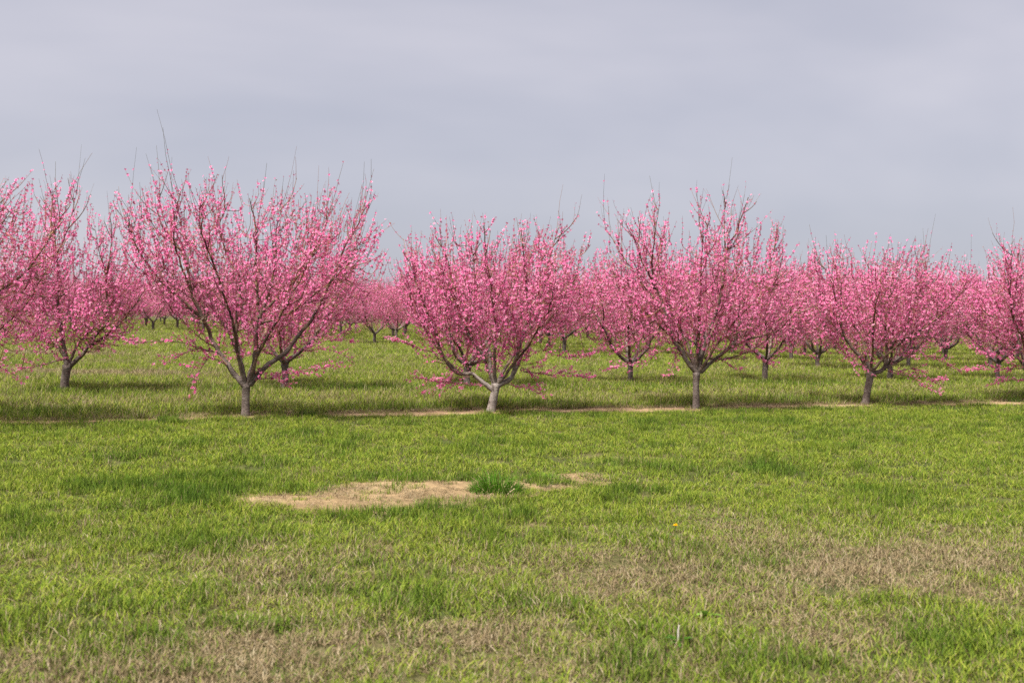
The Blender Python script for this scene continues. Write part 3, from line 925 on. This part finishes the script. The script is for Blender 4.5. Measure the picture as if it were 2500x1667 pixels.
# --- tree with a leaning trunk
b, k = (605, 1422), .003258
limbs = drawn(b, k, [
    ([(632, 1200), (570, 1090), (520, 1040), (450, 940), (400, 780), (380, 690), (340, 560), (260, 440)], 0, -.3, .046),
    ([(638, 1195), (610, 1060), (580, 930), (500, 820), (450, 640), (440, 480)], 0, .7, .038),
    ([(645, 1200), (715, 1172), (738, 1050), (762, 1010), (830, 890), (880, 750), (890, 600), (905, 420)], 0, -.2, .044),
    ([(650, 1205), (760, 1160), (940, 1030), (1000, 950), (1100, 780), (1160, 720), (1280, 655)], 0, .5, .040),
    ([(830, 890), (920, 740), (1010, 600), (1060, 420)], -.1, .2, .026),
    ([(735, 1060), (700, 900), (690, 720), (720, 480)], -.1, -.8, .030),
    ([(640, 1200), (680, 1000), (740, 800), (760, 600), (780, 430)], 0, 1.5, .036),
    ([(645, 1200), (560, 1060), (430, 880), (300, 720), (230, 560)], 0, 1.1, .034),
    ([(645, 1200), (740, 1050), (900, 900), (1040, 740), (1120, 560)], 0, -1.3, .034),
    ([(640, 1200), (620, 1050), (580, 880), (560, 680), (570, 500)], 0, -1.4, .034),
    ([(940, 1030), (1060, 960), (1180, 880), (1300, 800)], .2, .8, .024)])
lw = lows(b, k, [([(720, 1172), (820, 1210), (950, 1270), (1065, 1310)], 0, -.5), ([(760, 1165), (900, 1190), (1080, 1225)], 0, -.3), ([(560, 1090), (520, 1130), (480, 1145)], -.1, -.3),
                 ([(590, 1120), (570, 1160), (560, 1190)], -.1, -.4), ([(940, 1035), (1060, 1100), (1220, 1140)], .1, 0)])
tD = grow_tree('leaning_tree', 104, [(0, 0, 0), (.045, 0, .3), (.09, 0, .55), (.11, 0, .74)], .070, limbs, 3.55, 2.2, lw, prof=[(.9, .4), (1.15, .75), (1.5, 1.3), (2.0, 1.95), (2.6, 2.0), (3.0, 1.7), (3.4, 1.05)], nshoot=900, q=1.05, tall_shoots=26)
# --- open, sparse tree of the second row
b, k = (340, 1358), .003975
limbs = drawn(b, k, [
    ([(355, 1205), (332, 1090), (320, 950), (312, 760), (300, 620), (285, 430), (282, 330)], 0, -.2, .050),
    ([(368, 1215), (430, 1160), (462, 1110), (520, 1030), (565, 950), (555, 750), (590, 570), (580, 400)], 0, -.1, .046),
    ([(462, 1110), (560, 1050), (650, 960), (740, 820), (800, 700)], 0, .2, .036),
    ([(352, 1200), (290, 1100), (180, 1010), (130, 900), (60, 800)], 0, .3, .036),
    ([(360, 1205), (400, 1100), (460, 1010), (520, 900), (540, 780)], 0, 1.1, .032),
    ([(318, 800), (260, 560), (220, 400)], -.1, .3, .022),
    ([(300, 640), (380, 450), (425, 300)], -.1, -.3, .020)])
lw = lows(b, k, [([(345, 1170), (250, 1215), (150, 1220)], 0, -.3), ([(330, 1090), (240, 1060), (60, 1060)], 0, -.3), ([(560, 1050), (640, 1075), (720, 1070)], 0, -.2), ([(470, 1110), (540, 1120), (600, 1100)], 0, -.3)])
tR = grow_tree('open_tree', 105, [(0, 0, 0), (.03, 0, .3), (.07, 0, .58)], .080, limbs, 4.0, 2.1, lw, prof=[(.85, .8), (1.2, 1.3), (1.8, 1.6), (2.4, 1.7), (3.0, 1.5), (3.6, .9)], nshoot=1150, q=1.0, density=.9, tall_shoots=14)
# --- tree cut by the left edge of the picture: only its right side is in view
limbs = [([(0, 0, .6), (.35, -.1, 1.2), (.80, -.1, 1.85), (1.34, 0, 2.28), (1.70, 0, 2.68), (1.92, 0, 3.1), (2.05, .1, 3.45)], .046),
         ([(0, 0, .6), (.2, .2, 1.3), (.62, .4, 2.1), (.82, .5, 2.9), (.9, .4, 3.8)], .044),
         ([(0, 0, .6), (.3, .4, 1.1), (.9, .9, 1.7), (1.4, 1.2, 2.6)], .040), ([(0, 0, .6), (.4, -.5, 1.2), (1.0, -.9, 1.9), (1.2, -1.1, 2.9)], .040),
         ([(0, 0, .6), (-.5, .1, 1.3), (-1.1, .2, 2.2), (-1.5, .2, 3.4)], .046), ([(0, 0, .6), (-.4, .7, 1.4), (-.8, 1.2, 2.3), (-.9, 1.4, 3.3)], .042),
         ([(0, 0, .6), (-.4, -.6, 1.4), (-.8, -1.1, 2.3), (-1.0, -1.2, 3.3)], .042), ([(.80, -.1, 1.85), (1.0, -.3, 2.6), (1.05, -.3, 3.4)], .026)]
tE = grow_tree('edge_tree', 106, [(0, 0, 0), (0, 0, .6)], .075, limbs, 3.9, 2.2, [[(.3, 0, 1.0), (.8, -.1, .95), (1.35, -.2, .9)], [(.5, 0, 1.3), (1.1, 0, 1.3), (1.7, -.1, 1.35)]], prof=[(.85, .9), (1.2, 1.4), (1.8, 1.8), (2.4, 1.9), (3.0, 1.8), (3.6, 1.2)], nshoot=950, q=1.0, density=.95, tall_shoots=30)
# --- trees for the remaining places: four builds
GEN = []
for s in range(3):
    g = np.random.default_rng(300 + s)
    fk = [.55, .62, .5, .66][s]
    lm = generic_limbs(g, 3.5, 2.1, fk, [5, 5, 6][s])
    GEN.append(grow_tree('orchard_tree', 200 + s, [(0, 0, 0), (.02 * s, .01, fk * .5), (0, 0, fk)], .074, lm, 3.5, 2.2,
                         [[(.1, 0, fk + .15), (.7, -.2, fk + .3), (1.5, -.4, fk + .25)], [(-.1, 0, fk + .15), (-.8, -.2, fk + .25), (-1.6, -.3, fk + .2)]],
                         prof=[(fk + .25, .5), (fk + .55, 1.0), (1.5, 1.6), (2.1, 1.95), (2.6, 1.9), (3.0, 1.6), (3.4, 1.0)], nshoot=1000, q=1.0, density=.9, tall_shoots=40))
FAR = []
for s in range(3):
    g = np.random.default_rng(400 + s)
    fk = [.5, .6, .55][s]
    lm = generic_limbs(g, 3.7, 2.15, fk, 5)
    FAR.append(grow_tree('far_tree', 250 + s, [(0, 0, 0), (.01, 0, fk * .5), (0, 0, fk)], .078, lm, 3.7, 2.25,
                         [[(.1, 0, fk + .15), (.7, -.2, fk + .3), (1.5, -.4, fk + .25)]], prof=[(fk + .25, .5), (fk + .55, 1.0), (1.5, 1.6), (2.1, 1.95), (2.6, 1.9), (3.0, 1.6), (3.4, 1.0)], nshoot=900, q=.55, fsize=.078, density=.8, tall_shoots=50))

def rowpos(j):
    return A0 + ROW * j
plant_tree(tA, (-4.58, 19.76), label='widest vase shaped pink peach tree at left of centre in the front row', group=TREES)
plant_tree(tB, (-.38, 21.69), label='dense rounded pink peach tree on a bent pale grey trunk', group=TREES)
plant_tree(tC, (3.82, 23.60), label='pink peach tree with straight dark trunk and tall bare tipped leaders', group=TREES)
plant_tree(tD, (7.90, 25.55), label='pink peach tree with a trunk leaning right beside the widest bare soil', group=TREES)
plant_tree(tE, (-9.0, 17.8), label='front row pink peach tree cut off by the left edge', group=TREES)
plant_tree(tB, (12.85, 27.80), 3.5, 1.06, label='front row pink peach tree cut off by the right edge', group=TREES)
G2 = 'second row peach trees'
plant_tree(tR, (-9.47, 24.25), label='sparse open pink peach tree standing in the second row at far left', group=G2)
plant_tree(GEN[1], (-5.28, 26.70), .6, .98, 'second row peach tree with dark trunk seen just right of the widest tree', G2)
plant_tree(GEN[2], (-1.11, 29.10), 1.9, 1.0, 'second row peach tree hidden behind the tree with the bent pale trunk', G2)
plant_tree(GEN[0], (3.27, 31.50), 4.0, 1.02, 'second row peach tree with trunk seen just left of the straight trunked tree', G2)
plant_tree(GEN[1], (7.45, 33.60), 3.3, 1.03, 'second row peach tree with trunk seen between straight trunked and leaning trees', G2)
plant_tree(GEN[2], (11.8, 35.8), 5.2, 1.04, 'second row peach tree right behind the leaning trunked tree', G2)
plant_tree(GEN[0], (16.0, 37.7), 1.2, 1.02, 'second row peach tree near the right edge behind the edge tree', G2)

# the block behind: rows parallel to the front ones, its near edge running back to the left
EDGE = ['rear block peach tree with trunk seen just left of the leaning trunk',
        'rear block peach tree hidden behind the straight trunked front tree',
        'rear block peach tree with trunk right of the bent pale trunk',
        'rear block peach tree straight behind the tree with the bent pale trunk',
        'small distant peach tree in the gap right of the widest front tree',
        'distant peach tree showing low behind the right side of the widest tree',
        'distant peach tree straight behind the trunk of the widest tree',
        'distant peach tree showing low behind the left limbs of the widest tree',
        'distant edge tree just left of the widest front tree',
        'distant edge tree midway between the sparse open tree and the widest tree',
        'distant edge tree just right of the sparse open tree trunk',
        'distant edge tree just left of the sparse open tree trunk',
        'distant edge tree nearest the left border, small and pale']
cnt = 0
fg = np.random.default_rng(77)
for ri in range(16):
    r = 2.42 + ri
    xs = 11.5 - 4.55 * ri
    if ri in (1,): xs += 1.0
    for c in range(9):
        x = xs + c * 4.2 + fg.normal(0, .22)
        y = 19.76 + .4595 * (x + 4.58) + 6.72 * r + fg.normal(0, .22)
        if y > 132 or abs(x) > .4465 * y * 1.08 + 2.4:
            continue
        if c > 4 and ri > 9: continue
        near = y < 62
        if c == 0 and ri == 4: x, y = -7.3, 60.9
        src = GEN[int(fg.integers(0, 3))] if near else FAR[int(fg.integers(0, 3))]
        lab = EDGE[ri] if c == 0 and ri < len(EDGE) else 'pink peach tree deep inside the dense orchard block behind'
        grp = 'edge trees of the rear block' if c == 0 and ri < len(EDGE) else 'inner trees of the rear block'
        plant_tree(src, (x, y), fg.uniform(0, 6.283), fg.uniform(1.0, 1.16), lab, grp)
        cnt += 1
print('block trees', cnt, 'blossoms', {n: t['count'] for n, t in dict(A=tA, B=tB, C=tC, D=tD, R=tR, E=tE, G=GEN[0], F=FAR[0]).items()})

# ------------------------------------------------------------------ small plants on the grass
def clump(name, loc, n, radius, hmin, hmax, width, label, seed, lean=.45, dryness=.04, dark=1.0):
    V, q, t, C = blades(n, radius, hmin, hmax, width, lean, seed, droop=.5, segs=4, dome=.6)
    g = np.random.default_rng(seed)
    isdry = C[:, 2] < dryness
    f = C[:, :1]
    gr = (np.array([.026, .085, .005]) * (1 - f) + np.array([.085, .175, .014]) * f) * dark
    c = np.where(isdry[:, None], np.array([.40, .31, .17]), gr)
    o = obj(name, mesh_np(name, V, q, t, mats=[M_WEED], cols=c), loc=(loc[0], loc[1], float(gz(np.array(loc[0]), np.array(loc[1])))))
    tag(o, label, 'grass clump')
    return o
CL = [((-.13, 12.22), 760, .29, .20, .38, .009, 'big dark green grass clump on the right end of the bare patch', .5, 1.15),
      ((.42, 13.08), 420, .26, .08, .20, .006, 'mid green grass tuft on the far side of the narrow end of the bare patch', .6, 1.4),
      ((-1.14, 12.78), 380, .24, .07, .17, .006, 'low dark grass tuft at the far edge of the bare patch', .6, 1.2),
      ((-2.05, 11.88), 420, .28, .07, .17, .006, 'low spreading grass tuft at the far left edge of the bare patch', .6, 1.2),
      ((-1.42, 11.98), 120, .17, .02, .06, .005, 'small thin grass tuft in the middle of the bare patch', .9, 1.6),
      ((-.56, 11.80), 110, .11, .03, .08, .005, 'small green tuft left of the big dark clump', .7, 1.3),
      ((-.62, 11.2), 160, .22, .05, .14, .006, 'leafy green tuft at the near edge of the bare patch', .6, 1.3),
      ((1.9, 14.3), 420, .5, .06, .17, .007, 'broad dark grass clump in the turf right of the bare patch', .6, 1.1),
      ((7.45, 25.75), 260, .24, .08, .22, .008, 'dark green weedy clump left of the leaning trunk on the bare soil', .6, 1.0),
      ((12.1, 27.55), 300, .28, .10, .28, .009, 'dark clump of blades on the bare soil strip at the right edge', .55, .8)]  # blades tinted darker than in the other clumps
for i_, (loc, n, rad, h0, h1, w, lab, lean, dk) in enumerate(CL):
    clump('grass_clump', loc, n, rad, h0, h1, w, lab, 500 + i_, lean, .05, dk)

def flat_leaf(L, w, lift, curl, az, col, wavy=0.0, seg=5):
    """a broad leaf as a bent strip with a folded midrib"""
    V, C = [], []
    for k in range(seg + 1):
        f = k / seg
        ww = w * math.sin(math.pi * min(1, .08 + .92 * f) ** .8) * (1 + wavy * (1 if k % 2 else -1))
        x = L * f; z = lift * L * f - curl * L * f * f
        for s, dz in ((-1, .18 * ww), (0, 0), (1, .18 * ww)):
            y = s * ww
            V.append((x * math.cos(az) - y * math.sin(az), x * math.sin(az) + y * math.cos(az), z + dz + .008))
            C.append(tuple(np.array(col) * (1.25 if s == 0 else 1)))
    Q = [(3 * k + a, 3 * k + a + 1, 3 * k + a + 4, 3 * k + a + 3) for k in range(seg) for a in (0, 1)]
    return V, Q, C

def rosette(name, loc, n, L, w, col, label, cat, seed):
    e = bpy.data.objects.new(name, None); COL.objects.link(e)
    e.empty_display_size = .05
    e.location = (loc[0], loc[1], float(gz(np.array(loc[0]), np.array(loc[1]))))
    tag(e, label, cat)
    g = np.random.default_rng(seed)
    for k in range(n):
        V, Q, C = flat_leaf(L * g.uniform(.7, 1.15), w * g.uniform(.8, 1.2), g.uniform(.5, 1.1), g.uniform(.4, .9), k * 2.4 + g.normal(0, .2), np.array(col) * g.uniform(.75, 1.25), .18)
        obj('leaf', mesh_np(name + '_leaf', V, Q, mats=[M_WEED], smooth=True, cols=np.array(C)), e)
    return e
d = rosette('dandelion', (1.44, 9.86), 7, .09, .012, (.06, .17, .02), 'single yellow dandelion flower in the turf right of centre', 'dandelion', 701)
V, Q = tubes(np.array([[(0, 0, 0), (.004, 0, .04), (.006, -.004, .085), (.005, -.008, .115)]]), np.array([[.003, .0026, .0025, .003]]), 6)
obj('stem', mesh_np('dandelion_stem', V, Q, mats=[M_WEED], smooth=True, cols=np.tile([.16, .2, .06], (len(V), 1))), d)
g = np.random.default_rng(702)
n = 90
f = np.sqrt((np.arange(n) + .5) / n); a = np.arange(n) * 2.39996
dirs = np.stack([np.cos(a) * f, np.sin(a) * f, 1.05 - .85 * f], -1)
B = np.array([.005, -.008, .113]); sd = norm(np.cross(dirs, [[0, 0, 1.]])) * .0035
tipp = B + norm(dirs) * (.024 + .004 * g.uniform(-1, 1, (n, 1)))
V = np.stack([np.repeat(B[None], n, 0), B + norm(dirs) * .014 + sd, tipp, B + norm(dirs) * .014 - sd], 1).reshape(-1, 3)
C = np.repeat(np.where((f < .5)[:, None], np.array([.80, .46, .01]), np.array([.90, .62, .02])), 4, 0)
tag(obj('flower_head', mesh_np('dandelion_head', V, np.arange(4 * n).reshape(-1, 4), mats=[M_WEED], cols=C), d))

w1 = rosette('broadleaf_weed', (1.0, 6.60), 9, .085, .020, (.045, .16, .016), 'dark green broadleaf weed with a pale dry stub near the bottom edge', 'weed', 711)
V, Q = tubes(np.array([[(0, .01, .0), (.002, .01, .04), (.0, .008, .08), (.004, .004, .115)]]), np.array([[.006, .0065, .006, .004]]), 7)
obj('dry_stub', mesh_np('dry_stub', V, Q, mats=[M_WEED], smooth=True, cols=np.tile([.62, .56, .52], (len(V), 1))), w1)
rosette('broadleaf_weed', (1.27, 7.22), 8, .10, .022, (.13, .24, .03), 'light green broadleaf weed with long leaves in the dry turf at right', 'weed', 712)
# a broken bleached stalk leaning in the big clump
V, Q = tubes(np.array([[(0, 0, .0), (.01, .0, .05), (.03, -.01, .10)], [(.05, -.04, .01), (.09, -.05, .05), (.13, -.06, .085)]]), np.array([[.006, .006, .005]] * 2), 6)
st = obj('dry_stalk', mesh_np('dry_stalk', V, Q, mats=[M_WEED], smooth=True, cols=np.tile([.62, .50, .33], (len(V), 1))), loc=(-.07, 12.02, float(gz(np.array(-.07), np.array(12.02)))))
tag(st, 'short bleached dry stalk at the foot of the big dark grass clump', 'dry stalk')
